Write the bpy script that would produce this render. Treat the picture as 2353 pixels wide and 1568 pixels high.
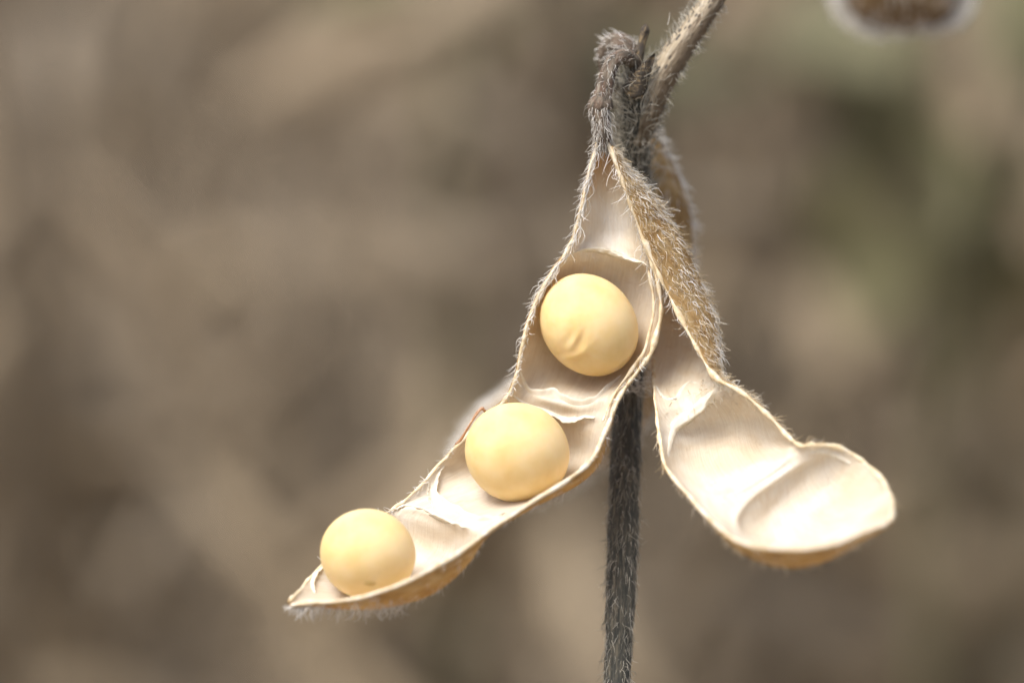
import bpy, bmesh, math, random
import numpy as np
from mathutils import Vector, Matrix

# ------------------------------------------------------------------ camera, light, exposure
PXW, PXH = 2352.0, 1568.0            # frame of the measured photograph
FOCAL_D = 0.300                      # metres, camera to the plane the pod hangs in
FRAME_W = 0.080                      # metres of that plane across the frame
K = FRAME_W / PXW                    # metres per photograph pixel in that plane
PITCH = math.radians(13.0)
CAM_H = 0.56
FOCUS_PX = 25.0                      # focus a little in front of the pod's hinge
FSTOP = 10.5

scene = bpy.context.scene
for o in list(bpy.data.objects):
    bpy.data.objects.remove(o)
col = scene.collection

cam_d = bpy.data.cameras.new('camera')
cam = bpy.data.objects.new('camera', cam_d)
col.objects.link(cam)
cam_d.sensor_width = 36.0
cam_d.lens = 36.0 * FOCAL_D / FRAME_W
cam_d.clip_start = 0.01
cam_d.clip_end = 500.0
CAMP = np.array([0.0, -FOCAL_D * math.cos(PITCH), CAM_H])
cam.location = CAMP
cam.rotation_euler = (math.pi / 2 - PITCH, 0, 0)
cam_d.dof.use_dof = True
cam_d.dof.focus_distance = FOCAL_D - FOCUS_PX * K
cam_d.dof.aperture_fstop = FSTOP
scene.camera = cam
RIGHT = np.array([1.0, 0, 0])
FWD = np.array([0, math.cos(PITCH), -math.sin(PITCH)])
UP = np.array([0, math.sin(PITCH), math.cos(PITCH)])

SUN_EL, SUN_AZ = math.radians(63), math.radians(-128)    # azimuth measured from +Y towards +X: high, from the left
world = bpy.data.worlds.new('World')
scene.world = world
world.use_nodes = True
wn = world.node_tree
bg = wn.nodes['Background']
sky = wn.nodes.new('ShaderNodeTexSky')
sky.sky_type = 'NISHITA'
sky.sun_disc = False
sky.sun_elevation = SUN_EL
sky.sun_rotation = SUN_AZ
sky.air_density = 1.0
sky.dust_density = 5.0
sky.ozone_density = 0.3
wn.links.new(sky.outputs[0], bg.inputs[0])
bg.inputs[1].default_value = 0.068
sd = bpy.data.lights.new('sun', 'SUN')
sd.energy = 1.5
sd.angle = math.radians(30)
sd.color = (1.0, 0.975, 0.93)
sun = bpy.data.objects.new('sun', sd)
col.objects.link(sun)
sdir = Vector((math.sin(SUN_AZ) * math.cos(SUN_EL), math.cos(SUN_AZ) * math.cos(SUN_EL), math.sin(SUN_EL)))
sun.rotation_euler = sdir.to_track_quat('Z', 'Y').to_euler()
sun.location = (0, 0, 3)

scene.view_settings.view_transform = 'Standard'
scene.view_settings.look = 'None'
scene.view_settings.exposure = 1.5
scene.view_settings.gamma = 1.0
scene.view_settings.use_curve_mapping = False
scene.render.engine = 'CYCLES'
scene.cycles.use_denoising = True
scene.cycles.max_bounces = 10
scene.cycles.diffuse_bounces = 6
scene.cycles.transmission_bounces = 6

rng = np.random.default_rng(11)
random.seed(5)


# ------------------------------------------------------------------ helpers
def P(q):
    """photograph pixel x, pixel y (down) and depth towards the camera (same unit) -> world metres"""
    q = np.asarray(q, float)
    dist = FOCAL_D - q[..., 2] * K
    sx = (q[..., 0] - PXW / 2) * K * dist / FOCAL_D
    sy = (PXH / 2 - q[..., 1]) * K * dist / FOCAL_D
    return CAMP + dist[..., None] * FWD + sx[..., None] * RIGHT + sy[..., None] * UP


def norm(v):
    return v / np.maximum(np.linalg.norm(v, axis=-1, keepdims=True), 1e-9)


def mesh_obj(name, verts, faces, mats, parent=None, origin=(0, 0, 0), attr=None, mat_idx=None, smooth=True, colors=None, fix=True):
    me = bpy.data.meshes.new(name)
    v = np.asarray(verts, float) - np.asarray(origin, float)
    me.from_pydata(v.tolist(), [], faces if isinstance(faces, list) else faces.tolist())
    if attr is not None:
        a = me.attributes.new('puv', 'FLOAT_VECTOR', 'POINT')
        a.data.foreach_set('vector', np.asarray(attr, np.float32).ravel())
    if colors is not None:
        a = me.attributes.new('tint', 'FLOAT_COLOR', 'POINT')
        c = np.ones((len(v), 4), np.float32)
        c[:, :3] = colors
        a.data.foreach_set('color', c.ravel())
    for m in (mats if isinstance(mats, (list, tuple)) else [mats]):
        me.materials.append(m)
    if mat_idx is not None:
        me.polygons.foreach_set('material_index', np.asarray(mat_idx, np.int32))
    if fix:
        bm = bmesh.new()
        bm.from_mesh(me)
        bmesh.ops.recalc_face_normals(bm, faces=bm.faces)
        bm.to_mesh(me)
        bm.free()
    if smooth:
        me.polygons.foreach_set('use_smooth', np.ones(len(me.polygons), bool))
    me.update()
    o = bpy.data.objects.new(name, me)
    col.objects.link(o)
    if parent is not None:
        o.parent = parent
    else:
        o.location = origin
    return o


def tag(o, label=None, cat=None, group=None, kind=None):
    if label: o['label'] = label
    if cat: o['category'] = cat
    if group: o['group'] = group
    if kind: o['kind'] = kind
    return o


def empty(name, loc, label, cat, group=None):
    o = bpy.data.objects.new(name, None)
    o.empty_display_size = 0.005
    o.location = loc
    col.objects.link(o)
    return tag(o, label, cat, group)


def catmull(kn, n, closed=False):
    """Catmull-Rom through knot rows, n samples"""
    kn = np.asarray(kn, float)
    p = np.vstack([2 * kn[0] - kn[1], kn, 2 * kn[-1] - kn[-2]])
    u = np.linspace(0, len(kn) - 1, n)
    i = np.minimum(u.astype(int), len(kn) - 2)
    f = (u - i)[:, None]
    p0, p1, p2, p3 = p[i], p[i + 1], p[i + 2], p[i + 3]
    return 0.5 * ((2 * p1) + (-p0 + p2) * f + (2 * p0 - 5 * p1 + 4 * p2 - p3) * f ** 2 + (-p0 + 3 * p1 - 3 * p2 + p3) * f ** 3)


def wob(t, seed, freq=6.0):
    """smooth 1-d noise in about -1..1"""
    r = np.random.default_rng(seed)
    out = np.zeros_like(t)
    for k in range(6):
        out += r.uniform(0.3, 1) * np.sin(2 * math.pi * freq * r.uniform(0.3, 1.8) * t + r.uniform(0, 6.28))
    return out / 2.6


def wob2(a, b, seed, fa, fb):
    r = np.random.default_rng(seed)
    out = np.zeros_like(a)
    for k in range(8):
        out += r.uniform(0.3, 1) * np.sin(2 * math.pi * (fa * r.uniform(-1.6, 1.6) * a + fb * r.uniform(-1.6, 1.6) * b) + r.uniform(0, 6.28))
    return out / 3.0


def grid_faces(n, m, off=0, wrap=False):
    i, j = np.meshgrid(np.arange(n - 1), np.arange(m if wrap else m - 1), indexing='ij')
    j2 = (j + 1) % m
    return np.stack([off + i * m + j, off + i * m + j2, off + (i + 1) * m + j2, off + (i + 1) * m + j], -1).reshape(-1, 4)


class Tube:
    """tapering bent tube in pixel space; keeps its surface so hairs can grow on it"""
    def __init__(self, pts, radii, n=60, m=16, lump=0.06, seed=0, flat=None):
        kn = np.hstack([np.asarray(pts, float), np.asarray(radii, float)[:, None]])
        s = catmull(kn, n)
        c, r = s[:, :3], s[:, 3]
        T = norm(np.gradient(c, axis=0))
        ref = np.array([0, 0, 1.0])
        A = norm(np.cross(T, ref) + 1e-6)
        B = np.cross(A, T)
        B *= np.sign(B[:, 2:3] + 1e-9)
        ph = np.arange(m) / m * 2 * math.pi
        tt = np.linspace(0, 1, n)[:, None] * np.ones((1, m))
        pp = ph[None, :] * np.ones((n, 1))
        ln = np.concatenate([[0], np.cumsum(np.linalg.norm(np.diff(c, axis=0), axis=1))])
        rr = r[:, None] * (1 + lump * wob2(tt * ln[-1] / 300, np.sin(pp), seed, 1.5, .6) + lump * .7 * wob2(tt * ln[-1] / 300, np.cos(pp), seed + 9, 3, .9))
        self.nrm = norm(np.cos(pp)[..., None] * A[:, None] + np.sin(pp)[..., None] * B[:, None])
        self.S = c[:, None] + rr[..., None] * self.nrm
        self.T = np.repeat(T[:, None], m, 1)
        self.n, self.m, self.c = n, m, c
        self.attr = np.stack([np.repeat(ln[:, None], m, 1) / 100, np.cos(pp) * r[:, None] / 100, np.sin(pp) * r[:, None] / 100], -1)

    def mesh(self, name, mat, parent, origin):
        n, m = self.n, self.m
        v = np.vstack([self.S.reshape(-1, 3), self.c[:1], self.c[-1:]])
        f = grid_faces(n, m, wrap=True).tolist()
        a, b = n * m, n * m + 1
        f += [[a, (j + 1) % m, j] for j in range(m)] + [[b, (n - 1) * m + j, (n - 1) * m + (j + 1) % m] for j in range(m)]
        at = np.vstack([self.attr.reshape(-1, 3), self.attr[0, :1], self.attr[-1, :1]])
        return mesh_obj(name, P(v), f, mat, parent, origin, attr=at)

    def sample(self, cnt, rng, t0=0.0, t1=1.0, wrap=True):
        u = rng.uniform(t0, t1, cnt) * (self.n - 1)
        w = rng.uniform(0, self.m, cnt)
        i = np.clip(u.astype(int), 0, self.n - 1)
        j = w.astype(int) % self.m
        i2, j2 = np.minimum(i + 1, self.n - 1), (j + 1) % self.m
        a, b = (u - i)[:, None], (w - w.astype(int))[:, None]
        lerp = lambda G: (G[i, j] * (1 - a) + G[i2, j] * a) * (1 - b) + (G[i, j2] * (1 - a) + G[i2, j2] * a) * b
        return lerp(self.S), norm(lerp(self.nrm)), norm(lerp(self.T))


class Valve:
    """boat-shaped half of a pod. knots: Lx Ly dL  Rx Ry dR  bulge"""
    def __init__(self, knots, n=150, m=36, thick=9.0, seed=0, flip=1.0, rough=1.5, sharp=1.0, ridges=()):
        s = catmull(knots, n)
        L, R, b = s[:, :3], s[:, 3:6], np.maximum(s[:, 6], 0.5)
        tt = np.linspace(0, 1, n)
        env = np.minimum(1, np.minimum(tt, 1 - tt) * 12)
        L = L + (rough * env * wob(tt, seed, 18))[:, None] * np.array([.7, .3, .6])
        R = R + (rough * env * wob(tt, seed + 1, 18))[:, None] * np.array([.6, .5, .6])
        W = R - L
        u2 = norm(W[:, :2])
        # bulge direction: square to the opening, in the plane of the opening and the line of sight
        w2 = np.linalg.norm(W[:, :2], axis=1)
        N = np.concatenate([u2 * W[:, 2:3], -w2[:, None]], 1)
        N = norm(N) * flip
        for _ in range(6):
            N[1:-1] = norm(N[:-2] + 2 * N[1:-1] + N[2:])
        v = np.linspace(0, 1, m)
        x = -np.cos(math.pi * v)
        f = np.sin(math.pi * v) ** sharp
        S = L[:, None] + W[:, None] * ((x + 1) / 2)[None, :, None] + (b[:, None] * f[None])[..., None] * N[:, None]
        t2 = tt[:, None] * np.ones((1, m)); v2 = v[None] * np.ones((n, 1))
        S = S + (2.2 * (f[None] * env[:, None]) * wob2(t2, v2, seed + 4, 9, 2.0))[..., None] * N[:, None]
        for pts, amp, wd in ridges:                                 # seams pinched up between the seed chambers
            c = catmull(np.array(pts, float), 90)
            d2 = ((S[:, :, None, :2] - c[None, None]) ** 2).sum(-1)
            k = d2.argmin(-1)
            e2 = np.sin(math.pi * np.clip(k / 89 * .9 + .05, 0, 1)) ** .5
            S = S - (amp * e2 * np.exp(-d2.min(-1) / wd ** 2) * np.minimum(1, f * 2.5)[None])[..., None] * N[:, None]
        du, dv = np.gradient(S, axis=0), np.gradient(S, axis=1)
        nr = norm(np.cross(du, dv))
        sg = np.sign((nr * N[:, None]).sum(-1, keepdims=True).mean())
        nr = nr * sg
        nr[0], nr[-1] = nr[2], nr[-3]
        self.S, self.nrm, self.N, self.L, self.R = S, nr, N, L, R
        self.O = S + nr * thick
        self.T = norm(du)
        self.n, self.m = n, m
        ln = np.concatenate([[0], np.cumsum(np.linalg.norm(np.diff((L + R) / 2, axis=0), axis=1))])
        wl = np.concatenate([np.zeros((n, 1)), np.cumsum(np.linalg.norm(np.diff(S, axis=1), axis=2), 1)], 1)
        wl = wl - wl[:, -1:] / 2
        self.attr = np.stack([np.repeat(ln[:, None], m, 1) / 100, wl / 100, np.repeat(tt[:, None], m, 1)], -1)

    def mesh(self, name, mats, parent, origin):
        n, m = self.n, self.m
        v = np.vstack([self.S.reshape(-1, 3), self.O.reshape(-1, 3)])
        fi, fo = grid_faces(n, m), grid_faces(n, m, n * m)
        I = np.arange(n * m).reshape(n, m)
        edge = np.concatenate([I[:, 0], I[-1, 1:], I[::-1, -1][1:], I[0, ::-1][1:]])
        e2 = edge + n * m
        fr = np.stack([edge[:-1], edge[1:], e2[1:], e2[:-1]], -1)
        f = np.vstack([fi, fo, fr])
        mi = np.concatenate([np.zeros(len(fi)), np.ones(len(fo)), np.ones(len(fr))])
        at = np.vstack([self.attr.reshape(-1, 3)] * 2)
        return mesh_obj(name, P(v), f, mats, parent, origin, attr=at, mat_idx=mi)

    def sample(self, cnt, rng, t0=0, t1=1, v0=0, v1=1, inner=False):
        G0 = self.S if inner else self.O
        u = rng.uniform(t0, t1, cnt) * (self.n - 1)
        w = rng.uniform(v0, v1, cnt) * (self.m - 1)
        i = np.clip(u.astype(int), 0, self.n - 2); j = np.clip(w.astype(int), 0, self.m - 2)
        a, b = (u - i)[:, None], (w - j)[:, None]
        lerp = lambda G: (G[i, j] * (1 - a) + G[i + 1, j] * a) * (1 - b) + (G[i, j + 1] * (1 - a) + G[i + 1, j + 1] * a) * b
        return lerp(G0), norm(lerp(self.nrm)), norm(lerp(self.T))

    def at(self, px, py):
        d = (self.S[..., 0] - px) ** 2 + (self.S[..., 1] - py) ** 2
        k = np.argmin(d)
        i, j = divmod(int(k), self.m)
        p = self.S[i, j].copy()
        p[0], p[1] = 0.25 * p[0] + 0.75 * px, 0.25 * p[1] + 0.75 * py
        return p, self.nrm[i, j]


def tufts(name, sets, mat, parent, origin, seed=0):
    """hairs: each set = (base, dir, length, radius, curl) arrays; three-sided tapering tubes, one mesh"""
    r = np.random.default_rng(seed)
    V, F, C, off = [], [], [], 0
    SEG = 5
    for base, d, length, rad, curl in sets:
        n = len(base)
        d = norm(d)
        q = norm(np.cross(d, r.normal(size=(n, 3))))
        q2 = np.cross(d, q)
        ts = np.linspace(0, 1, SEG)
        amp = curl * r.uniform(0.2, 1.0, n) * length
        amp2 = curl * r.normal(0, .45, n) * length
        pts = []
        for t in ts:
            pts.append(base + d * (length * t * (1 - .12 * curl * t))[:, None] + q * (amp * t * t)[:, None]
                       + q2 * (amp2 * math.sin(t * 3.6))[:, None])
        pts = np.stack(pts, 1)
        rr = rad * r.uniform(.7, 1.25, n)
        ring = []
        for k, t in enumerate(ts):
            w = rr * (1 - .72 * t)
            for a in (0, 2.094, 4.189):
                ring.append(pts[:, k] + (q * math.cos(a) + q2 * math.sin(a)) * w[:, None])
        ring = np.stack(ring, 1)                                    # n, SEG*3, 3
        V.append(ring.reshape(-1, 3))
        fl = []
        for k in range(SEG - 1):
            for a in range(3):
                b2 = (a + 1) % 3
                fl.append([k * 3 + a, k * 3 + b2, k * 3 + 3 + b2, k * 3 + 3 + a])
        fl = np.array(fl)
        F.append((off + np.arange(n)[:, None, None] * SEG * 3 + fl[None]).reshape(-1, 4))
        C.append(np.repeat(r.uniform(0, 1, (n, 1)), SEG * 3, 0) * np.ones((1, 3)))
        off += n * SEG * 3
    V, F, C = np.vstack(V), np.vstack(F), np.vstack(C)
    o = mesh_obj(name, P(V), F, mat, parent, origin, attr=C, fix=False)
    return tag(o, kind='stuff')


def hairset(surf, cnt, r, length, rad, lift, spread, curl, along=1.0, **kw):
    b, n, t = surf.sample(cnt, r, **kw)
    d = t * along + n * r.uniform(lift[0], lift[1], cnt)[:, None] + r.normal(0, spread, (cnt, 3))
    return (b - n * 1.0, d, r.uniform(length[0], length[1], cnt), rad, curl)


# ------------------------------------------------------------------ materials
def material(name):
    m = bpy.data.materials.new(name)
    m.use_nodes = True
    nt = m.node_tree
    return m, nt, nt.nodes['Principled BSDF'], nt.nodes['Material Output']


def nd(nt, typ, **kw):
    n = nt.nodes.new(typ)
    for k, v in kw.items():
        setattr(n, k, v)
    return n


def ramp(nt, fac, stops):
    n = nt.nodes.new('ShaderNodeValToRGB')
    e = n.color_ramp.elements
    while len(e) < len(stops):
        e.new(0.5)
    for el, (p, c) in zip(e, stops):
        el.position = p
        el.color = (*c, 1) if not isinstance(c, float) else (c, c, c, 1)
    nt.links.new(fac, n.inputs[0])
    return n.outputs[0]


def puv(nt, scale=(1, 1, 1)):
    a = nd(nt, 'ShaderNodeAttribute', attribute_name='puv')
    mp = nd(nt, 'ShaderNodeMapping')
    mp.inputs['Scale'].default_value = scale
    nt.links.new(a.outputs['Vector'], mp.inputs['Vector'])
    return mp.outputs['Vector']


def noise(nt, vec, scale, detail=4, rough=.55, dist=0.0):
    n = nd(nt, 'ShaderNodeTexNoise')
    n.inputs['Scale'].default_value = scale
    n.inputs['Detail'].default_value = detail
    n.inputs['Roughness'].default_value = rough
    n.inputs['Distortion'].default_value = dist
    nt.links.new(vec, n.inputs['Vector'])
    return n.outputs['Fac']


def mix(nt, fac, a, b, mode='MIX'):
    n = nd(nt, 'ShaderNodeMix', data_type='RGBA', blend_type=mode)
    for sock, v in ((n.inputs[0], fac), (n.inputs[6], a), (n.inputs[7], b)):
        if isinstance(v, (int, float)):
            sock.default_value = v
        elif isinstance(v, tuple):
            sock.default_value = (*v, 1)
        else:
            nt.links.new(v, sock)
    return n.outputs[2]


def bump(nt, height, strength, dist):
    n = nd(nt, 'ShaderNodeBump')
    n.inputs['Strength'].default_value = strength
    n.inputs['Distance'].default_value = dist
    nt.links.new(height, n.inputs['Height'])
    return n.outputs['Normal']


def add_translucent(nt, bsdf, out, color, fac, normal=None):
    tr = nd(nt, 'ShaderNodeBsdfTranslucent')
    ms = nd(nt, 'ShaderNodeMixShader')
    ms.inputs[0].default_value = fac
    if isinstance(color, tuple):
        tr.inputs[0].default_value = (*color, 1)
    else:
        nt.links.new(color, tr.inputs[0])
    nt.links.new(bsdf.outputs[0], ms.inputs[1])
    nt.links.new(tr.outputs[0], ms.inputs[2])
    nt.links.new(ms.outputs[0], out.inputs[0])


def mat_bean(name, a, b, c):
    m, nt, p, out = material(name)
    tc = nd(nt, 'ShaderNodeTexCoord').outputs['Object']
    n1 = noise(nt, tc, 260, 3)
    n2 = noise(nt, tc, 2600, 4)
    base = ramp(nt, n1, [(.33, a), (.52, b), (.7, c)])
    base = mix(nt, ramp(nt, n2, [(.62, 0.0), (.78, 0.16)]), base, (.42, .26, .09))
    nt.links.new(base, p.inputs['Base Color'])
    p.inputs['Roughness'].default_value = .56
    p.inputs['Specular IOR Level'].default_value = .28
    p.inputs['Subsurface Weight'].default_value = .45
    p.inputs['Subsurface Radius'].default_value = (1.0, .62, .22)
    p.inputs['Subsurface Scale'].default_value = .0011
    n3 = noise(nt, tc, 620, 5, .6, 1.0)
    nt.links.new(bump(nt, mix(nt, .3, n3, n2), .35, .00016), p.inputs['Normal'])
    return m


def mat_lining():
    m, nt, p, out = material('pod_lining')
    n1 = noise(nt, puv(nt, (.9, .7, 1)), 1.0, 4, .6, .6)
    # fine fibres running slantwise across the lining
    a = nd(nt, 'ShaderNodeAttribute', attribute_name='puv')
    mp = nd(nt, 'ShaderNodeMapping')
    mp.inputs['Rotation'].default_value = (0, 0, math.radians(38))
    mp.inputs['Scale'].default_value = (1.2, 17, 1)
    nt.links.new(a.outputs['Vector'], mp.inputs['Vector'])
    n2 = noise(nt, mp.outputs[0], 1.3, 5, .65, .3)
    n3 = noise(nt, puv(nt), 9, 5, .6)
    base = ramp(nt, n1, [(.3, (.77, .665, .495)), (.5, (.855, .795, .665)), (.68, (.91, .885, .815))])
    base = mix(nt, ramp(nt, n2, [(.35, 0.0), (.7, .38)]), base, (.55, .43, .30))
    base = mix(nt, ramp(nt, n3, [(.63, 0.0), (.76, .35)]), base, (.55, .40, .25))
    n4 = noise(nt, puv(nt, (1, 1, 1)), 2.6, 5, .7, .8)               # scattered brown stains
    base = mix(nt, ramp(nt, n4, [(.60, 0.0), (.74, .42)]), base, (.46, .34, .22))
    sp = nd(nt, 'ShaderNodeSeparateXYZ')                            # amber tissue at the hinge end
    nt.links.new(puv(nt), sp.inputs[0])
    base = mix(nt, ramp(nt, sp.outputs['Z'], [(.0, .95), (.035, .75), (.11, 0.0)]), base, (.50, .26, .07))
    nt.links.new(base, p.inputs['Base Color'])
    p.inputs['Roughness'].default_value = .34
    p.inputs['Specular IOR Level'].default_value = .55
    h = mix(nt, .35, n2, n3)
    nt.links.new(bump(nt, h, .7, .00013), p.inputs['Normal'])
    add_translucent(nt, p, out, mix(nt, .5, base, (.95, .70, .34)), .33)
    return m


def mat_husk(name, lo, mid, hi, tr=.16):
    m, nt, p, out = material(name)
    n1 = noise(nt, puv(nt, (1.4, 2.2, 1)), 1.6, 5, .62, .5)
    n2 = noise(nt, puv(nt, (2.2, 7, 1)), 2.2, 5, .65)
    n3 = noise(nt, puv(nt), 14, 4, .6)
    base = ramp(nt, n1, [(.3, lo), (.5, mid), (.7, hi)])
    base = mix(nt, ramp(nt, n2, [(.4, 0.0), (.72, .5)]), base, tuple(c * .55 for c in lo))
    nt.links.new(base, p.inputs['Base Color'])
    p.inputs['Roughness'].default_value = .62
    nt.links.new(bump(nt, mix(nt, .5, n2, n3), .8, .00016), p.inputs['Normal'])
    add_translucent(nt, p, out, base, tr)
    return m


def mat_simple_fibre(name, a, b, rough=.5, tr=.25):
    m, nt, p, out = material(name)
    at = nd(nt, 'ShaderNodeAttribute', attribute_name='puv')
    base = ramp(nt, at.outputs['Fac'], [(.1, a), (.9, b)])
    nt.links.new(base, p.inputs['Base Color'])
    p.inputs['Roughness'].default_value = rough
    add_translucent(nt, p, out, base, tr)
    return m


def mat_rim(name='pod_rim', a=(.60, .43, .22), b=(.79, .66, .44), c=(.88, .81, .66)):
    m, nt, p, out = material(name)
    n1 = noise(nt, puv(nt, (3, 3, 3)), 1.6, 5, .65)
    base = ramp(nt, n1, [(.30, a), (.48, b), (.66, c)])
    nt.links.new(base, p.inputs['Base Color'])
    p.inputs['Roughness'].default_value = .48
    nt.links.new(bump(nt, n1, .6, .0001), p.inputs['Normal'])
    add_translucent(nt, p, out, base, .2)
    return m


def mat_membrane():
    m, nt, p, out = material('membrane')
    n1 = noise(nt, puv(nt, (3, 3, 3)), 2.0, 4, .6)
    base = ramp(nt, n1, [(.3, (.82, .75, .61)), (.7, (.90, .87, .78))])
    nt.links.new(base, p.inputs['Base Color'])
    p.inputs['Roughness'].default_value = .38
    add_translucent(nt, p, out, base, .35)
    return m


def mat_bark(name, stops, streak, spots=None, scale=(.9, 9, 9)):
    m, nt, p, out = material(name)
    n1 = noise(nt, puv(nt, scale), 1.6, 6, .68, .4)
    n2 = noise(nt, puv(nt, (2, 4, 4)), 2.2, 4, .6)
    base = ramp(nt, n1, stops)
    base = mix(nt, ramp(nt, n2, [(.45, 0.0), (.65, .6)]), base, streak)
    if spots:
        vo = nd(nt, 'ShaderNodeTexVoronoi')
        vo.inputs['Scale'].default_value = 6.2
        nt.links.new(puv(nt, (.8, 1.5, 1.5)), vo.inputs['Vector'])
        base = mix(nt, ramp(nt, vo.outputs['Distance'], [(.24, .92), (.36, 0.0)]), base, spots)
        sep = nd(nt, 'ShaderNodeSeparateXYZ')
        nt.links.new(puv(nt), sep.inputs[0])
        # dark flank of the twig: pigment plus shade of its unlit side painted in
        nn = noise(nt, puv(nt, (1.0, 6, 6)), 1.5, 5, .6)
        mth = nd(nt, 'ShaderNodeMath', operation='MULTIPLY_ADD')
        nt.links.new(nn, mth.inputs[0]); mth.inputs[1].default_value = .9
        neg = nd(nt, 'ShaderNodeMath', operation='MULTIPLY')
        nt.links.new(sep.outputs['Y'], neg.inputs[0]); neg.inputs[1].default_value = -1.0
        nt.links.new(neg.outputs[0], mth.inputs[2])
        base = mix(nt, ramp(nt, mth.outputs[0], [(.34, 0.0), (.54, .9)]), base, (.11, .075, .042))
    nt.links.new(base, p.inputs['Base Color'])
    p.inputs['Roughness'].default_value = .75
    nt.links.new(bump(nt, n1, 1.0, .0003), p.inputs['Normal'])
    return m


M_BEAN = mat_bean('seed_coat', (.71, .505, .215), (.765, .575, .285), (.80, .63, .36))
M_LIN = mat_lining()
M_HUSK = mat_husk('pod_husk', (.41, .24, .085), (.60, .41, .18), (.73, .57, .32), .45)
M_HUSK_D = mat_husk('weathered_husk', (.10, .06, .026), (.17, .105, .045), (.25, .165, .08), .04)
M_RIM = mat_rim()
M_RIM_W = mat_rim('pale_rim', (.62, .44, .22), (.82, .70, .50), (.89, .84, .74))
M_MEM = mat_membrane()
M_HAIR = mat_simple_fibre('pale_hair', (.84, .80, .72), (.95, .94, .92), tr=.3)
M_HAIR_T = mat_simple_fibre('tan_hair', (.72, .56, .32), (.92, .86, .74), tr=.3)
M_HAIR_G = mat_simple_fibre('grey_hair', (.36, .33, .28), (.86, .83, .78))
M_HAIR_S = mat_simple_fibre('stem_hair', (.24, .225, .18), (.74, .70, .60))
M_STEM = mat_bark('stem_bark', [(.34, (.024, .027, .023)), (.5, (.085, .082, .066)), (.66, (.26, .225, .16))], (.045, .048, .042))
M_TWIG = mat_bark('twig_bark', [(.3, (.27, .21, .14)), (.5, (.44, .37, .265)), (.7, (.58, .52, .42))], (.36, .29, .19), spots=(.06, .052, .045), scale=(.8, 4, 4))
M_PED = mat_bark('pedicel_bark', [(.3, (.035, .033, .028)), (.48, (.115, .09, .064)), (.68, (.30, .26, .20))], (.115, .052, .028), scale=(2, 5, 5))
M_PEEL = mat_bark('peeled_seam', [(.3, (.30, .12, .05)), (.5, (.48, .24, .11)), (.68, (.78, .66, .54))], (.38, .17, .08), scale=(3, 6, 6))
M_STUB = mat_bark('stub_bark', [(.36, (.022, .020, .017)), (.52, (.075, .055, .035)), (.68, (.36, .26, .13))], (.05, .04, .03), scale=(2, 6, 6))

# ------------------------------------------------------------------ the field behind
def mat_soil():
    m, nt, p, out = material('field_soil')
    tc = nd(nt, 'ShaderNodeTexCoord').outputs['Object']
    n1 = noise(nt, tc, 3.2, 6, .62)
    n2 = noise(nt, tc, 26, 5, .6)
    base = ramp(nt, n1, [(.34, (.155, .123, .086)), (.5, (.195, .155, .108)), (.66, (.235, .188, .13))])
    base = mix(nt, ramp(nt, n2, [(.5, 0.0), (.7, .5)]), base, (.27, .22, .145))
    nt.links.new(base, p.inputs['Base Color'])
    p.inputs['Roughness'].default_value = .95
    nt.links.new(bump(nt, n2, .8, .02), p.inputs['Normal'])
    return m


def make_ground():
    n = 70
    g = np.linspace(-1, 1, n)
    g = np.sign(g) * np.abs(g) ** 2.6 * 60
    X, Y = np.meshgrid(g, g + 2.0, indexing='ij')
    fall = np.exp(-(np.hypot(X, Y - 2) / 9) ** 2)
    Z = (.018 * wob2(X, Y, 3, .9, .9) + .010 * wob2(X, Y, 5, 2.6, 2.6)) * fall
    o = mesh_obj('ground', np.stack([X, Y, Z], -1).reshape(-1, 3), grid_faces(n, n), mat_soil())
    return tag(o, 'brown field soil with dry litter under the plants', kind='structure')


make_ground()


def mat_tint(name, rough=.8, tr=.1):
    m, nt, p, out = material(name)
    a = nd(nt, 'ShaderNodeAttribute', attribute_name='tint')
    tc = nd(nt, 'ShaderNodeTexCoord').outputs['Object']
    nn = noise(nt, tc, 120, 3)
    base = mix(nt, ramp(nt, nn, [(.35, .0), (.7, .3)]), a.outputs['Color'], (.18, .145, .10))
    nt.links.new(base, p.inputs['Base Color'])
    p.inputs['Roughness'].default_value = rough
    add_translucent(nt, p, out, base, tr)
    return m


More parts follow.
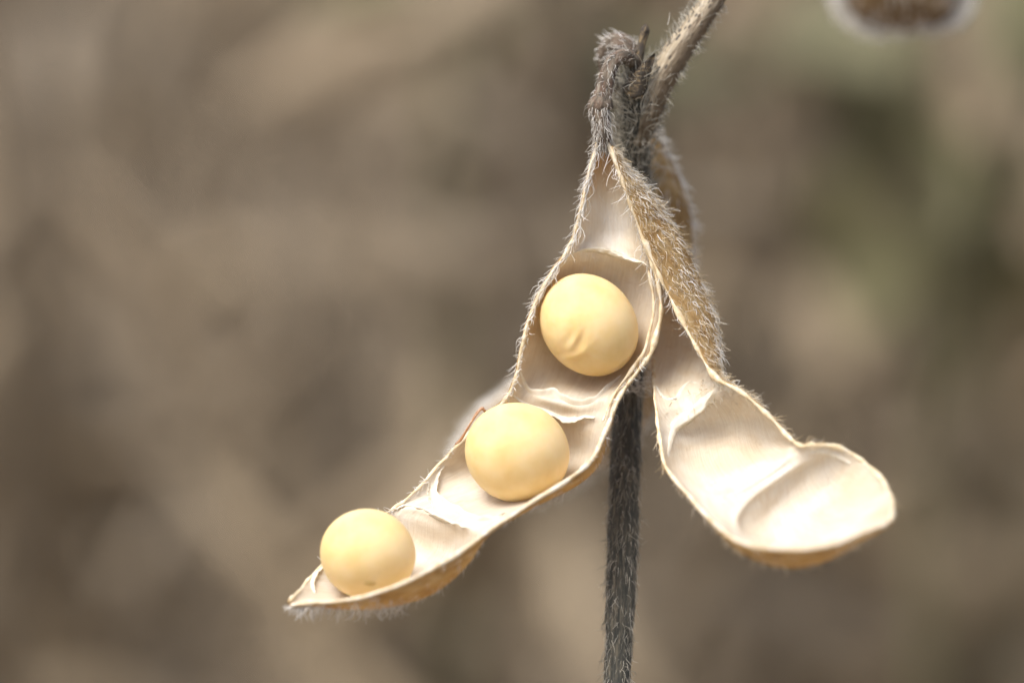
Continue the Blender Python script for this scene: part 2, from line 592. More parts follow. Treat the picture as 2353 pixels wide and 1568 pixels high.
class Mass:
    """collects many small closed shapes in world metres into one mesh"""
    def __init__(self):
        self.V, self.F, self.C, self.off = [], [], [], 0

    def tube(self, pts, r0, r1, c, m=6):
        pts = np.asarray(pts, float)
        n = len(pts)
        T = norm(np.gradient(pts, axis=0))
        A = norm(np.cross(T, np.array([.13, .95, .2])))
        B = np.cross(A, T)
        ph = np.arange(m) / m * 2 * math.pi
        r = np.linspace(r0, r1, n)[:, None, None]
        V = pts[:, None] + r * (np.cos(ph)[None, :, None] * A[:, None] + np.sin(ph)[None, :, None] * B[:, None])
        self.add(V.reshape(-1, 3), grid_faces(n, m, wrap=True), c)

    def pod(self, p, d, length, w, th, c):
        d = norm(np.asarray(d, float))
        a = norm(np.cross(d, rng.normal(size=3))); b = np.cross(d, a)
        n, m = 8, 8
        t = np.linspace(0, 1, n)
        wid = np.sin(math.pi * np.clip(t * .94 + .03, 0, 1)) ** .6 * (1 + .14 * np.cos(t * 6 * math.pi))
        bend = rng.uniform(-.2, .2) * length * np.sin(math.pi * t)
        ph = np.arange(m) / m * 2 * math.pi
        V = p + d * (length * t)[:, None, None] + a * (bend[:, None] + w * wid[:, None] * np.cos(ph))[..., None] + b * (th * wid[:, None] * np.sin(ph))[..., None]
        self.add(V.reshape(-1, 3), grid_faces(n, m, wrap=True), c)

    def leaf(self, p, d, length, w, c):
        d = norm(np.asarray(d, float))
        a = norm(np.cross(d, rng.normal(size=3))); b = np.cross(d, a)
        n, m = 7, 5
        t = np.linspace(0, 1, n)[:, None]; s = np.linspace(-1, 1, m)[None]
        wid = np.sin(math.pi * np.clip(t, .03, .98)) ** .8
        curl = rng.uniform(.2, .9)
        V = p + (d * (length * t)[..., None] + a * (w * wid * s)[..., None]
                 + b * (length * (-curl * .5 * t * t + .28 * curl * s * s * wid + .05 * np.sin(7 * t + 4 * s)))[..., None])
        V2 = V + b * .0006
        self.add(V.reshape(-1, 3), grid_faces(n, m), c)
        self.add(V2.reshape(-1, 3), grid_faces(n, m), c)

    def add(self, V, F, c):
        self.V.append(V); self.F.append(F + self.off)
        self.C.append(np.ones((len(V), 1)) * np.asarray(c)[None])
        self.off += len(V)

    def build(self, name, mat):
        return mesh_obj(name, np.vstack(self.V), np.vstack(self.F), mat, colors=np.vstack(self.C), fix=False)


STRAW, TAN, GREY, DARK = np.array([.37, .292, .192]), np.array([.315, .246, .163]), np.array([.26, .212, .152]), np.array([.185, .15, .108])


def dry_plant(ms, x, y, h, pods=12, leaves=2, tone=1.0):
    lean = rng.normal(0, .05, 2)
    z = np.linspace(0, h, 7)
    sway = .012 * wob(z / h, int(rng.integers(1e6)), 1.5)
    path = np.stack([x + lean[0] * z + sway, y + lean[1] * z, z - .01], -1)
    c = (GREY, TAN, STRAW, DARK)[rng.choice(4, p=[.35, .3, .15, .2])] * tone
    ms.tube(path, .0042, .0018, c)
    for k in range(int(rng.integers(2, 5))):
        i = int(rng.integers(1, 5))
        a = rng.uniform(0, 6.28)
        L = rng.uniform(.10, .28)
        q = np.linspace(0, 1, 5)[:, None]
        br = path[i] + np.array([math.cos(a), math.sin(a), 0]) * (.45 * L * q) + np.array([0, 0, 1.0]) * L * (q * .8 + .2 * q * q)
        ms.tube(br, .0024, .001, c)
        for j in range(3):
            ms.pod(br[int(rng.integers(1, 5))], rng.normal(0, .5, 3) + [0, 0, -.8], rng.uniform(.035, .05), .0055, .0035, (STRAW, TAN, GREY)[rng.integers(3)] * rng.uniform(.8, 1.15) * tone)
    for k in range(pods):
        i = rng.uniform(.15, 1) * 5.99
        p = path[int(i)] + (path[int(i) + 1] - path[int(i)]) * (i % 1)
        ms.pod(p, rng.normal(0, .6, 3) + [0, 0, -.7], rng.uniform(.035, .055), .0058, .0036, (STRAW, TAN, GREY)[rng.integers(3)] * rng.uniform(.75, 1.15) * tone)
    for k in range(leaves):
        p = path[int(rng.integers(1, 7))]
        ms.leaf(p, rng.normal(0, .7, 3) + [0, 0, -.5], rng.uniform(.05, .09), .024, (TAN, GREY, STRAW)[rng.integers(3)] * rng.uniform(.8, 1.1) * tone)


def field():
    ms = Mass()
    for k in range(150):
        y = .42 + 3.8 * (k / 150) ** 1.25 + rng.uniform(-.05, .05)
        half = .10 + .20 * (y + .3)
        x = rng.uniform(-half, half)
        dry_plant(ms, x, y, rng.uniform(.34, .62) * (1 if y < 1.6 else .85), pods=16, leaves=0 if y < 1.3 else 1)
    for k in range(44):                                             # nearer neighbours in the row
        y = rng.uniform(.32, .8)
        x = rng.uniform(-1, 1) * (.10 + .20 * (y + .3))
        dry_plant(ms, x, y, rng.uniform(.36, .60), pods=26, leaves=0, tone=rng.uniform(.85, 1.1))
    for k in range(900):                                            # litter on the soil
        y = rng.uniform(.3, 5.5); half = .25 + .2 * y
        p = np.array([rng.uniform(-half, half), y, rng.uniform(.004, .02)])
        d = np.array([rng.normal(), rng.normal(), rng.normal() * .12])
        c = (STRAW, TAN, GREY, DARK)[rng.integers(4)]
        if k % 3 == 0:
            ms.leaf(p + [0, 0, .012], d, rng.uniform(.04, .08), .02, c)
        else:
            L = rng.uniform(.06, .2)
            ms.tube(p + norm(d) * np.linspace(0, L, 3)[:, None], .0024, .0018, c, 5)
    o = ms.build('dry_crop', mat_tint('dry_crop'))
    tag(o, 'blurred mass of dry brown crop plants and straw filling the background', 'crop', kind='stuff')


field()


def weeds():
    ms = Mass()
    G = np.array([.15, .145, .075])
    for px, py, dist, cnt in ((2130, 190, .60, 7), (2320, 340, .66, 3), (1010, -30, .66, 3)):
        d = dist
        c = CAMP + d * FWD + RIGHT * ((px - PXW / 2) * K * d / FOCAL_D) + UP * ((PXH / 2 - py) * K * d / FOCAL_D)
        st = np.linspace(0, 1, 6)[:, None]
        ms.tube(np.array([c[0] + .01, c[1], 0]) * (1 - st) + (c + [0, 0, .02]) * st, .002, .0012, G * 1.2)
        for k in range(cnt):
            o = rng.normal(0, 1, 3) * [.008, .02, .011]
            ms.leaf(c + o, rng.normal(0, .6, 3) + [0, 0, .2], rng.uniform(.03, .05), .013, G * rng.uniform(.7, 1.4))
    o = ms.build('green_weeds', mat_tint('weed_leaf', .6, .2))
    tag(o, 'blurred green weeds growing among the dry crop', 'weeds', kind='stuff')


weeds()

# ------------------------------------------------------------------ stem
def stem_plant():
    # stem in view, then down to the soil
    low = P(np.array([1417.0, 1640.0, -42.0]))
    base = np.array([low[0] + .004, low[1] + .012, .0])
    e = empty('soybean_plant', base, 'dark grey hairy upright stem with a pale speckled branch, carrying the pods', 'plant')
    st = Tube([(1462, 140, -92), (1460, 190, -100), (1458, 250, -120), (1458, 320, -165), (1466, 420, -218), (1464, 600, -232), (1456, 760, -214), (1447, 880, -190), (1438, 1010, -150), (1434, 1130, -120),
               (1430, 1250, -95), (1424, 1400, -70), (1417, 1570, -48), (1413, 1660, -40)],
              [12, 26, 31, 31, 29, 29, 30, 31, 33, 34, 35, 34, 32, 33], n=190, m=28, lump=.07, seed=3)
    st.mesh('stem', M_STEM, e, base)
    # lower stem to the soil (world metres)
    top = P(np.array([1414.0, 1655.0, -41.0]))
    q = np.linspace(0, 1, 14)[:, None]
    path = top * (1 - q) + base * q
    path[:, 0] += .002 * np.sin(q[:, 0] * 5)
    path[-1, 2] = -.01
    ms = Mass(); ms.tube(path, 36 * K, .0026, (.06, .056, .046), 16)
    mesh_obj('lower_stem', np.vstack(ms.V), np.vstack(ms.F), M_STEM, e, base, attr=np.hstack([np.vstack(ms.V)[:, 2:3] * 290, np.vstack(ms.V)[:, :2] * 290]))
    br = Tube([(1466, 330, -150), (1484, 265, -132), (1506, 205, -118), (1536, 150, -112), (1572, 95, -112), (1606, 45, -116), (1640, -8, -124), (1700, -100, -160), (1800, -260, -330), (1920, -480, -620), (1990, -700, -800)],
              [20, 32, 35, 34, 31, 29, 28, 27, 24, 20, 14], n=150, m=26, lump=.05, seed=8)
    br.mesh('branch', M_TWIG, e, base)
    stub = Tube([(1456, 190, -78), (1462, 150, -80), (1470, 118, -82), (1475, 98, -82), (1479, 80, -82), (1482, 68, -82), (1484, 56, -82)],
                [13, 12, 11, 9, 10, 10, 3], n=40, m=12, lump=.16, seed=4)
    stub.mesh('twig_stub', M_STUB, e, base)
    stub2 = Tube([(1436, 132, -70), (1452, 122, -72), (1464, 116, -78), (1472, 108, -80)], [7, 6, 7, 6], n=16, m=8, lump=.1, seed=5)
    stub2.mesh('twig_stub', M_STUB, e, base)
    # pointed dry bract below the stub
    n, m = 22, 9
    t = np.linspace(0, 1, n)[:, None]; s = np.linspace(-1, 1, m)[None]
    a = np.array([1446, 222, -68.0]); b = np.array([1505, 122, -52.0])
    ax = norm(b - a); side = np.array([.86, .5, 0.0])
    w = 30 * (1 - t) ** .75 * np.minimum(1, t * 5 + .5)
    S = a + (b - a) * t[..., None] + side * (w * s)[..., None] + np.array([0, 0, 1.0]) * (14 * (1 - s * s) * (1 - t) + 4 * np.sin(5 * t + 2 * s))[..., None]
    S2 = S - np.array([0, 0, 4.0])
    I = np.arange(n * m).reshape(n, m)
    ed = np.concatenate([I[:, 0], I[-1, 1:], I[::-1, -1][1:], I[0, ::-1][1:]])
    F = np.vstack([grid_faces(n, m), grid_faces(n, m, n * m), np.stack([ed[:-1], ed[1:], ed[1:] + n * m, ed[:-1] + n * m], -1)])
    V = np.vstack([S.reshape(-1, 3), S2.reshape(-1, 3)])
    mesh_obj('bract', P(V), F, M_STUB, e, base, attr=V / 100)
    r = np.random.default_rng(21)
    dn = lambda *a, **k: hairset(*a, **k)
    sets = [
        hairset(st, 3400, r, (12, 40), .92, (.0, .08), .17, .25, t0=.33, t1=1),              # matted hairs lying along the stem
        hairset(st, 420, r, (16, 36), 1.0, (.3, 1.1), .35, .45, t0=.33, t1=1),
        hairset(st, 900, r, (30, 80), 1.5, (.1, .6), .35, .45, along=-.8, t0=.03, t1=.33),
        hairset(br, 110, r, (12, 30), 1.0, (.05, .4), .3, .4, t0=.03, t1=.55),
    ]
    # longer white hairs along the branch's lower right flank
    b_, n_, t_ = br.sample(900, r, t0=.03, t1=.6)
    k = (n_[:, 0] + n_[:, 1] * .6) > .95
    b_, n_, t_ = b_[k], n_[k], t_[k]
    sets.append((b_, -t_ * .2 + n_ * .8 + r.normal(0, .35, b_.shape), r.uniform(12, 28, len(b_)), 1.0, .5))
    k = 240
    bb, nn, tt = br.sample(500, r, t0=.3, t1=.6)
    kk = (nn[:, 0] + nn[:, 1] * .7) < -.8
    bb, nn, tt = bb[kk], nn[kk], tt[kk]
    sets.append((bb, tt * .5 + nn * .6 + r.normal(0, .3, bb.shape), r.uniform(14, 34, len(bb)), 1.0, .5))
    tufts('hair', sets, M_HAIR_S, e, base, 5)
    # tangle of hairs where the pod leans against the stem
    bb = np.stack([r.uniform(1440, 1500, 46), r.uniform(865, 905, 46), r.uniform(-190, -100, 46)], -1)
    dd = np.stack([r.normal(0, 1, 46), r.normal(.25, .5, 46), r.normal(.3, .4, 46)], -1)
    stray = (np.array([[1533.0, 57, -60]]), np.array([[.35, -1.0, .1]]), np.array([30.0]), 1.3, .6)
    tufts('hair', [(bb, dd, r.uniform(30, 75, 46), 1.2, .45), stray], M_HAIR, e, base, 6)
    return e


stem_plant()

# ------------------------------------------------------------------ the open pod
LEFT = [(1380, 318, 2, 1388, 318, 2, 4),
        (1361, 385, 0, 1414, 385, 4, 34),
        (1345, 450, 0, 1438, 450, 10, 60),
        (1328, 525, 0, 1467, 530, 12, 72),
        (1304, 582, 0, 1488, 592, 12, 60),
        (1260, 645, 0, 1507, 650, 10, 121),
        (1222, 725, 0, 1514, 722, 10, 148),
        (1203, 800, 0, 1493, 802, 14, 146),
        (1188, 868, -4, 1457, 857, 24, 121),
        (1164, 918, -14, 1420, 908, 48, 46),
        (1116, 962, -28, 1390, 982, 90, 82),
        (1064, 1014, -40, 1358, 1052, 140, 149),
        (1012, 1068, -30, 1292, 1106, 190, 154),
        (964, 1122, -8, 1206, 1159, 215, 88),
        (906, 1170, 8, 1126, 1213, 230, 42),
        (846, 1200, 24, 1042, 1274, 280, 120),
        (790, 1240, 46, 952, 1324, 310, 139),
        (742, 1294, 88, 862, 1359, 300, 118),
        (708, 1334, 140, 776, 1377, 262, 62),
        (684, 1362, 190, 710, 1380, 216, 22),
        (667, 1383, 205, 668, 1386, 206, 3)]
RIGHTV = [(1388, 330, -14, 1400, 338, 6, 10),
        (1408, 400, -40, 1424, 405, 10, 42),
        (1432, 480, -85, 1450, 475, 14, 58),
        (1462, 560, -125, 1478, 548, 16, 74),
        (1486, 640, -150, 1518, 640, 20, 96),
        (1500, 720, -150, 1556, 718, 34, 100),
        (1502, 800, -110, 1597, 797, 56, 98),
        (1504, 870, -40, 1640, 868, 84, 72),
        (1510, 940, 40, 1698, 902, 120, 58),
        (1520, 1010, 105, 1760, 954, 150, 138),
        (1534, 1072, 170, 1806, 1004, 176, 150),
        (1585, 1135, 240, 1836, 1026, 208, 78),
        (1640, 1196, 318, 1872, 1025, 226, 70),
        (1702, 1242, 430, 1925, 1030, 222, 140),
        (1795, 1258, 515, 1980, 1060, 240, 172),
        (1900, 1250, 540, 2022, 1100, 305, 150),
        (1985, 1218, 505, 2046, 1150, 395, 84),
        (2038, 1200, 466, 2042, 1196, 462, 8)]


def ribbon(name, valve, pts, h, parent, origin, lean=(0, 0), seed=0, mat=None, width=1.3, wave=.5, smooth_h=True):
    """a thin standing edge of the torn lining, following pixel points over the valve's inside"""
    n = 16 * len(pts)
    xy = catmull(np.array(pts, float), n)
    p, q = np.zeros((n, 3)), np.zeros((n, 3))
    for a, (x, y) in enumerate(xy):
        k = int(np.argmin((valve.S[..., 0] - x) ** 2 + (valve.S[..., 1] - y) ** 2))
        v0, n0 = valve.S.reshape(-1, 3)[k], valve.nrm.reshape(-1, 3)[k]
        nz = n0[2] if abs(n0[2]) > .25 else -.25
        dd = -(n0[0] * (x - v0[0]) + n0[1] * (y - v0[1])) / nz
        p[a] = (x, y, v0[2] + np.clip(dd, -12, 12)); q[a] = -n0
    ker = np.hanning(13); ker /= ker.sum()
    for arr in (p, q):
        for ax in range(3):
            arr[:, ax] = np.convolve(np.pad(arr[:, ax], 6, mode='edge'), ker, 'valid')
    q = norm(q)
    t = np.linspace(0, 1, n)
    env = np.sin(math.pi * np.clip(t, .0, 1)) ** .5
    hh = .62 * h * env * (1 + wave * wob(t, seed, 5))
    ln = np.array([lean[0], lean[1], 0.0])
    T = norm(np.gradient(p, axis=0))
    side = norm(np.cross(T, q))
    rows = []
    for f, wd in ((-.7, width * 5.5), (.05, width * 3.0), (.35, width * 1.8), (.7, width * 1.1), (1.0, width * .6)):
        mid = p + q * (hh * f)[:, None] + ln * (env * max(f, 0) ** 2)[:, None] + side * (wave * h * .35 * wob(t, seed + 3, 7) * max(f, 0))[:, None]
        rows.append((mid, wd))
    ring = [m - side * (w * (.15 + .85 * env))[:, None] for m, w in rows] + [m + side * (w * (.15 + .85 * env))[:, None] for m, w in rows[::-1]]
    G = np.stack(ring, 1)
    m = G.shape[1]
    f = grid_faces(n, m, wrap=True).tolist() + [list(range(m)), [(n - 1) * m + j for j in range(m)][::-1]]
    return mesh_obj(name, P(G.reshape(-1, 3)), f, mat or M_MEM, parent, origin, attr=G.reshape(-1, 3) / 100)


def rim_tube(pts, r, parent, origin, seed, name='rim', mat=None):
    kn = pts[::4]
    kn = np.vstack([kn, pts[-1:]])
    rad = r * np.clip(.8 + .42 * wob(np.linspace(0, 1, len(kn)), seed, 16), .3, 1.5)
    rad[0] *= .4; rad[-1] *= .5
    t = Tube(kn, rad, n=len(pts) * 3, m=10, lump=.22, seed=seed)
    t.mesh(name, mat or M_RIM, parent, origin)
    return t


def open_pod():
    base = P(np.array([1384.0, 320.0, 0.0]))
    e = empty('open_pod', base, 'split open hairy pod with pale lining, hanging by its pedicel before the stem', 'pod')
    r = np.random.default_rng(77)
    ped = Tube([(1474, 172, -104), (1456, 142, -80), (1432, 130, -52), (1408, 142, -32), (1394, 176, -18), (1386, 212, -8), (1380, 240, -4), (1378, 256, -2), (1382, 284, 0), (1385, 312, 2), (1386, 345, -8)],
               [14, 17, 18, 18, 18, 19, 22, 21, 19, 18, 10], n=80, m=20, lump=.10, seed=12)
    pm = ped.mesh('pedicel', M_PED, e, base)
    col_r = Tube([(1382, 226, -6), (1379, 240, -4), (1378, 252, -3), (1380, 262, -2)], [22, 27, 26, 21], n=18, m=22, lump=.2, seed=31)
    col_r.mesh('calyx_collar', M_PED, pm, base)
    tufts('hair', [hairset(ped, 300, r, (8, 22), .9, (.1, .6), .35, .5, t0=.15, t1=.62),
                   hairset(ped, 300, r, (16, 38), .95, (.03, .35), .22, .35, t0=.62, t1=1.0)], M_HAIR_G, pm, base, 41)

    # ---- the valve that still holds the seeds
    lv = Valve(LEFT, n=260, m=56, thick=9, seed=2, sharp=1.12, ridges=[
        ([(1320, 578), (1372, 573), (1425, 590), (1490, 612)], 9, 9),
        ([(1200, 872), (1242, 908), (1300, 930), (1350, 935), (1400, 895)], 12, 14),
        ([(1240, 942), (1296, 964), (1370, 958)], 10, 10),
        ([(1008, 1085), (1000, 1125), (1020, 1158), (1080, 1188), (1150, 1185)], 13, 10),
        ([(915, 1164), (975, 1170), (1040, 1198), (1095, 1218)], 13, 11)])
    vo = lv.mesh('pod_valve', [M_LIN, M_HUSK], e, base)
    tag(vo, label='seed-holding half of the pod, pale inside')
    rl = rim_tube(lv.L + lv.nrm[:, 0] * 4, 4.8, vo, base, 5)
    rr = rim_tube((lv.R + lv.nrm[:, -1] * 4)[:128], 6.0, vo, base, 6)
    rim_tube((lv.R + lv.nrm[:, -1] * 4)[122:], 6.0, vo, base, 7, mat=M_RIM_W)
    rim2 = rim_tube((lv.R * .955 + lv.L * .045)[58:128] + np.array([0, 0, -9.0]), 4.6, vo, base, 9, name='inner_ridge')
    for i, (pts, h, lean) in enumerate([
        ([(1320, 580), (1345, 573), (1372, 573), (1400, 579), (1425, 590), (1450, 598), (1476, 604), (1490, 612)], 9, (0, -3)),
        ([(1194, 850), (1202, 876), (1216, 898), (1242, 906), (1268, 905), (1290, 915), (1318, 927), (1345, 927), (1368, 917), (1396, 892), (1430, 858)], 13, (0, -7)),
        ([(1176, 906), (1205, 926), (1238, 938), (1268, 948), (1296, 962), (1322, 962), (1346, 956), (1368, 958)], 12, (0, 7)),
        ([(1022, 1066), (1006, 1088), (1000, 1112), (999, 1134), (1012, 1152), (1040, 1168), (1072, 1184), (1104, 1193), (1136, 1190), (1164, 1176)], 12, (4, -4)),
        ([(986, 1104), (984, 1125), (988, 1150), (1000, 1168)], 9, (-2, 0)),
        ([(902, 1168), (926, 1160), (952, 1162), (982, 1172), (1014, 1188), (1046, 1200), (1082, 1214)], 12, (-2, 6)),
        ([(742, 1300), (722, 1322), (716, 1342), (724, 1362)], 9, (3, 0)),
    ]):
        ribbon('membrane', lv, pts, h, vo, base, lean, seed=i + 1, wave=.45)
    # curled peel of the seam above the second seed
    pl = Tube([(1118, 952, -4), (1108, 938, 6), (1098, 945, 12), (1084, 966, 10), (1070, 990, 4), (1058, 1010, -2), (1046, 1020, -10)], [2, 4, 4, 3, 3, 4, 2], n=40, m=10, lump=.25, seed=14)
    pl.mesh('peeled_strip', M_PEEL, vo, base)
    # hairs of this valve
    edge = []
    def edge_hairs(line, i0, i1, cnt, out, length, rad=1.25, down=1.0, sp=.25, curl=.35):
        k = r.uniform(i0, i1, cnt) * (len(line) - 1)
        i = np.minimum(k.astype(int), len(line) - 2)
        p = line[i] + (line[i + 1] - line[i]) * (k - i)[:, None]
        T = norm(line[i + 1] - line[i])
        N = lv.N[np.minimum(i, len(lv.N) - 1)]
        d = T * down + out * r.uniform(.1, .75, cnt)[:, None] - N * r.uniform(-.3, .3, cnt)[:, None] + r.normal(0, sp, (cnt, 3))
        return (p + r.normal(0, 2.2, (cnt, 3)), d, r.uniform(*length, cnt), rad, curl)
    lo, ro = np.array([-1.0, .1, 0]), np.array([1.0, .2, 0])
    sets = [edge_hairs(lv.L, 0, .30, 270, lo * .5, (20, 50), rad=1.0, sp=.18),
            edge_hairs(lv.L, .0, .26, 26, -lo * .7, (26, 60), sp=.3),
            edge_hairs(lv.L, .28, .52, 170, lo * .9, (8, 20), down=.5, sp=.4),
            edge_hairs(lv.L, .5, .85, 60, lo + [0, -.5, 0], (10, 28), down=.2, sp=.4),
            edge_hairs(lv.R, .02, .28, 30, -ro * .9, (30, 70), sp=.35, rad=1.1),
            edge_hairs(lv.R, .36, .58, 90, ro, (8, 22), down=.4, sp=.4),
            hairset(lv, 420, r, (16, 38), .95, (.05, .4), .3, .4, v0=.0, v1=.5, t1=.45),
            hairset(lv, 500, r, (12, 26), .9, (.1, .6), .3, .4, v0=.5, v1=.97, t0=.35, t1=1)]
    k = 120                                                         # fluff under the tip
    b_, n_, t_ = lv.sample(k, r, t0=.84, t1=.985, v0=.45, v1=.93)
    sets.append((b_, n_ * 1.0 + t_ * .3 + np.array([0, .5, 0]) + r.normal(0, .3, (k, 3)), r.uniform(18, 40, k), 1.1, .5))
    tufts('hair', sets, M_HAIR, vo, base, 42)

    # ---- the twisted, empty valve
    rv = Valve(RIGHTV, n=260, m=56, thick=9, seed=22, sharp=1.25, ridges=[
        ([(1640, 880), (1630, 910), (1586, 955), (1550, 985), (1534, 1050)], 14, 16),
        ([(1815, 1005), (1802, 1055), (1750, 1096), (1690, 1128), (1625, 1136)], 9, 8),
        ([(1885, 1046), (1825, 1076), (1765, 1112), (1716, 1150), (1690, 1192), (1704, 1226), (1760, 1244)], 11, 9),
        ([(1885, 1046), (1940, 1062), (1990, 1105), (2012, 1150)], 7, 8)])
    wo = rv.mesh('pod_valve', [M_LIN, M_HUSK], e, base)
    tag(wo, label='empty twisted half of the pod, furry tan outside')
    rim_tube((rv.L + rv.nrm[:, 0] * 4)[:160], 5.2, wo, base, 25)
    rim_tube((rv.L + rv.nrm[:, 0] * 4)[152:], 5.8, wo, base, 27, mat=M_RIM_W)
    rim_tube(rv.R + rv.nrm[:, -1] * 4, 6, wo, base, 26)
    for i, (pts, h, lean, w) in enumerate([
        ([(1506, 884), (1522, 908), (1540, 916), (1556, 912), (1568, 890), (1584, 878), (1606, 880)], 9, (0, 5), 1.8),
        ([(1640, 872), (1646, 888), (1634, 908), (1612, 934), (1586, 955), (1562, 970), (1548, 990), (1540, 1016), (1534, 1050)], 15, (-5, 8), 3.0),
        ([(1640, 872), (1652, 880), (1668, 890), (1684, 900)], 10, (2, 4), 3.0),
        ([(1860, 1040), (1890, 1034), (1925, 1046), (1955, 1066)], 7, (0, 4), 3.0),
    ]):
        ribbon('membrane', rv, pts, h, wo, base, lean, seed=i + 30, width=w, wave=.4)
    sets = [hairset(rv, 2300, r, (14, 34), .85, (.0, .11), .30, .7, t0=.0, t1=.50, v0=.45, v1=1.0),
            hairset(rv, 700, r, (20, 42), 1.0, (.05, .35), .3, .5, t0=.0, t1=.50, v0=.1, v1=.5),
            hairset(rv, 900, r, (16, 34), 1.0, (.2, .7), .3, .4, t0=.5, t1=.95, v0=.0, v1=1.0)]
    tufts('hair', sets, M_HAIR_T, wo, base, 43)
    b_, n_, t_ = rv.sample(520, r, t0=.02, t1=.5, v0=.35, v1=.85)
    sets = [(b_, t_ * .8 + n_ * r.uniform(.02, .26, 520)[:, None] + r.normal(0, .22, (520, 3)), r.uniform(18, 42, 520), .95, .35)]
    k = r.uniform(.03, .36, 90) * 258
    i = k.astype(int)
    sets.append((rv.R[i] + r.normal(0, 2, (90, 3)), rv.T[i, -1] * .7 + np.array([-.8, .3, .4]) * r.uniform(-.3, 1, 90)[:, None] + r.normal(0, .4, (90, 3)), r.uniform(16, 44, 90), .9, .5))
    tufts('hair', sets, M_HAIR, wo, base, 44)
    return lv, rv


open_pod()

# ------------------------------------------------------------------ seeds
def bean(center, semi, rot_deg, label, wrinkle=None, hilum=None, seed=0):
    n, m = 72, 96
    th = np.linspace(0, math.pi, n)[:, None]; ph = np.linspace(0, 2 * math.pi, m, endpoint=False)[None]
    U = np.stack([np.sin(th) * np.cos(ph), np.sin(th) * np.sin(ph), np.cos(th) * np.ones_like(ph)], -1)   # z towards the camera
    R = 1 + .004 * wob2(U[..., 0], U[..., 1], seed, .5, .5) + .003 * wob2(U[..., 1], U[..., 2], seed + 1, .6, .6)
    a, b, c = semi
    Q = U * R[..., None] * np.array([a, b, c])
    co, si = math.cos(math.radians(rot_deg)), math.sin(math.radians(rot_deg))
    X = Q[..., 0] * co - Q[..., 1] * si; Y = Q[..., 0] * si + Q[..., 1] * co
    Z = Q[..., 2]
    if wrinkle:
        front = np.clip(Z / c, 0, 1) ** .5
        for (x0, y0, ang, ln, wd, dep) in wrinkle:
            ca, sa = math.cos(math.radians(ang)), math.sin(math.radians(ang))
            u = (X - x0) * ca + (Y - y0) * sa; v = -(X - x0) * sa + (Y - y0) * ca
            v = v + .004 * u * u
            g = .8 * dep * np.exp(-(u / (1.15 * ln)) ** 2) * np.exp(-(v / (1.15 * wd)) ** 2) * front
            nn = norm(np.stack([X, Y, Z], -1))
            X, Y, Z = X + nn[..., 0] * g, Y + nn[..., 1] * g, Z + nn[..., 2] * g
    S = np.stack([X + center[0], Y + center[1], Z + center[2]], -1)
    V = S.reshape(-1, 3)
    f = grid_faces(n - 2, m, wrap=True) + 0
    inner = S[1:-1].reshape(-1, 3)
    V = np.vstack([inner, S[0, :1], S[-1, :1]])
    k = (n - 2) * m
    fl = f.tolist() + [[k, j, (j + 1) % m] for j in range(m)] + [[k + 1, (n - 3) * m + (j + 1) % m, (n - 3) * m + j] for j in range(m)]
    o = mesh_obj('soybean', P(V), fl, M_BEAN, None, P(np.array(center, float)))
    tag(o, label, 'seed', 'seeds lying in the open pod')
    if hilum:
        x, y, ang = hilum
        # small oval scar lying on the coat
        uu = np.linspace(0, 2 * math.pi, 24, endpoint=False)
        d2 = (S[..., 0] - x) ** 2 + (S[..., 1] - y) ** 2 + 1e6 * (S[..., 2] < center[2])
        i, j = divmod(int(np.argmin(d2)), m)
        p0 = S[i, j]; nn = norm(p0 - np.array(center, float))
        ax = norm(np.cross(nn, np.array([math.cos(math.radians(ang)), math.sin(math.radians(ang)), .1]))); bx = np.cross(nn, ax)
        rings = []
        for rr, up in ((1.0, -2.0), (.85, .8), (.5, 1.6), (.08, 1.2)):
            rings.append(p0 + nn * up + ax * (7 * rr * np.cos(uu))[:, None] + bx * (15 * rr * np.sin(uu))[:, None])
        G = np.stack(rings, 0)
        h = mesh_obj('hilum', P(G.reshape(-1, 3)), grid_faces(4, 24, wrap=True).tolist() + [[3 * 24 + q for q in range(24)]], M_HIL, o, P(np.array(center, float)), attr=G.reshape(-1, 3) / 100)
    return o


M_HIL = mat_husk('hilum', (.52, .34, .10), (.60, .42, .15), (.66, .49, .22), .0)
bean((1353, 746, -26), (124, 107, 108), 52, 'wrinkled cream yellow soybean in the chamber closest to the pod stalk',
     wrinkle=[(-50, 36, -60, 26, 9, -4), (-24, 44, -58, 28, 9, -5), (-36, 42, -60, 24, 4, 2.5), (-36, 74, -24, 36, 6, 4.0), (-34, 88, -22, 36, 7, -4.5), (-60, 66, -24, 18, 5, -3), (-2, 66, -30, 16, 5, 2.5), (25, 80, 14, 60, 7, 1.8), (-8, 100, 8, 40, 8, -2)], seed=1)
bean((1188, 1039, 52), (121, 114, 112), 20, 'large smooth cream yellow soybean in the middle chamber of the pod', seed=5)
bean((845, 1272, 160), (110, 104, 104), 15, 'small round yellow soybean in the chamber at the pointed pod tip', hilum=(852, 1338, 10), seed=9)

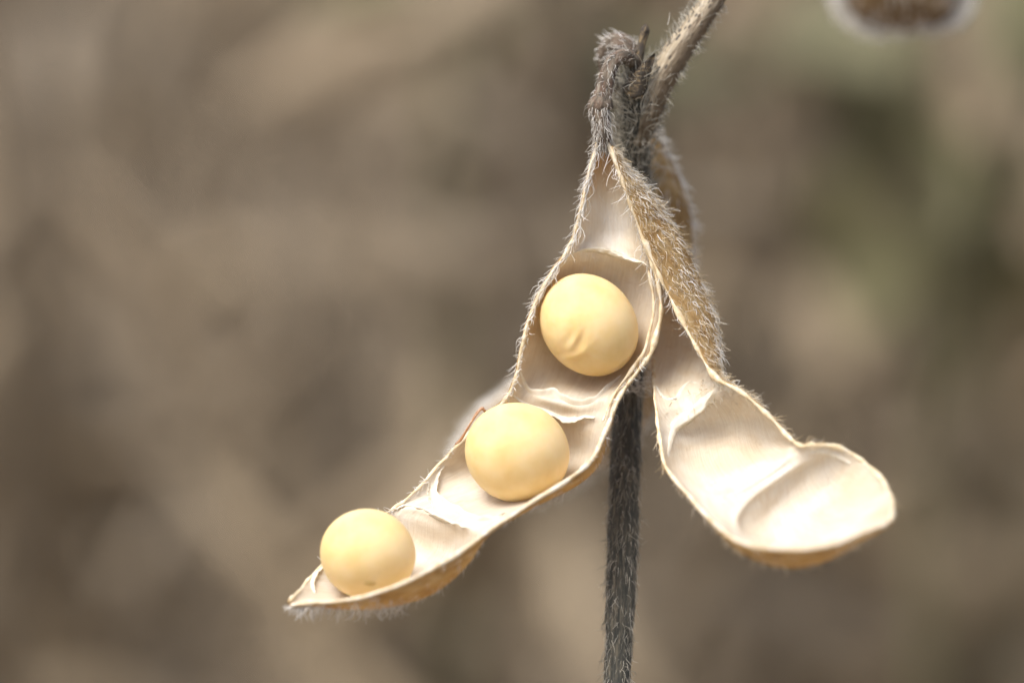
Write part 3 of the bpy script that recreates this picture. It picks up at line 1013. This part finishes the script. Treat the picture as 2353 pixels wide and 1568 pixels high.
# ------------------------------------------------------------------ closed pods behind
def closed_pod(name, knots, label, pedicel, prad, hairs, seed, husk, hairmat, rimhairs=300, upper=1.0, rimlen=(16, 42)):
    top = np.array(knots[0], float)
    base = P(np.array([(top[0] + top[3]) / 2, (top[1] + top[4]) / 2, (top[2] + top[5]) / 2]))
    e = empty(name, base, label, 'pod', None)
    r = np.random.default_rng(seed)
    sets = []
    for fl in (1.0, -1.0):
        v = Valve(knots, n=120, m=30, thick=6, seed=seed, flip=fl)
        v.mesh('pod_valve', [husk, husk], e, base)
        sets.append(hairset(v, int(hairs * upper), r, (20, 46), 1.1, (.1, .5), .3, .4, t1=.45))
        sets.append(hairset(v, hairs, r, (18, 44), 1.15, (.2, .7), .3, .4, t0=.45))
    for ln in (v.L, v.R):
        rim_tube(ln, 8, e, base, seed + 3)
        i = (r.uniform(0, .98, rimhairs) * 118).astype(int)
        out = norm(ln[i] - (v.L[i] + v.R[i]) / 2)
        sets.append((ln[i], out * .9 + v.T[i, 0] * .6 + r.normal(0, .3, (len(i), 3)), r.uniform(*rimlen, len(i)), 1.3, .4))
    pd = Tube(pedicel, prad, n=60, m=16, lump=.1, seed=seed)
    pd.mesh('pedicel', M_PED, e, base)
    sets.append(hairset(pd, 420, r, (10, 28), 1.15, (.2, .8), .35, .5))
    tufts('hair', sets, hairmat, e, base, seed + 7)


closed_pod('closed_pod', [
    (1482, 285, -300, 1496, 288, -300, 8),
    (1478, 345, -310, 1516, 335, -305, 30),
    (1476, 420, -335, 1556, 415, -325, 44),
    (1478, 500, -360, 1582, 500, -345, 52),
    (1470, 600, -395, 1582, 600, -375, 60),
    (1420, 705, -430, 1578, 710, -410, 80),
    (1335, 790, -470, 1548, 830, -455, 88),
    (1245, 850, -510, 1500, 940, -500, 84),
    (1168, 900, -545, 1410, 1045, -535, 80),
    (1100, 955, -575, 1300, 1115, -565, 78),
    (1060, 1015, -595, 1195, 1150, -590, 62),
    (1050, 1065, -605, 1110, 1140, -602, 30),
    (1062, 1104, -610, 1068, 1110, -610, 6)],
    'greyish brown hairy pod hanging behind the stem and the open pod',
    [(1470, 190, -125), (1458, 140, -118), (1436, 106, -118), (1412, 100, -128), (1396, 122, -150), (1402, 170, -190), (1430, 220, -240), (1466, 262, -285), (1489, 290, -300), (1494, 320, -304)],
    [16, 21, 24, 25, 23, 22, 20, 18, 16, 9], 2400, 61, M_HUSK, M_HAIR, rimhairs=420, upper=.07)

closed_pod('closed_pod', [
    (2024, -640, -905, 2040, -640, -905, 10),
    (1996, -560, -905, 2078, -560, -905, 50),
    (1955, -440, -905, 2150, -440, -905, 85),
    (1948, -340, -905, 2190, -340, -905, 92),
    (1935, -230, -905, 2210, -230, -905, 95),
    (1930, -120, -905, 2216, -120, -905, 96),
    (1932, -50, -905, 2212, -50, -905, 92),
    (1944, -8, -905, 2200, -8, -905, 84),
    (1962, 26, -905, 2184, 26, -905, 66),
    (1992, 48, -905, 2156, 48, -905, 46),
    (2026, 60, -905, 2120, 60, -905, 28),
    (2071, 67, -905, 2075, 67, -905, 5)],
    'dark brown pod with a white hair fringe, hanging alone from the far branch end',
    [(1984, -690, -800), (2000, -712, -830), (2022, -706, -870), (2032, -676, -895), (2033, -640, -905), (2034, -610, -905)],
    [12, 15, 16, 15, 14, 8], 150, 91, M_HUSK_D, M_HAIR, rimhairs=1800, rimlen=(22, 58))
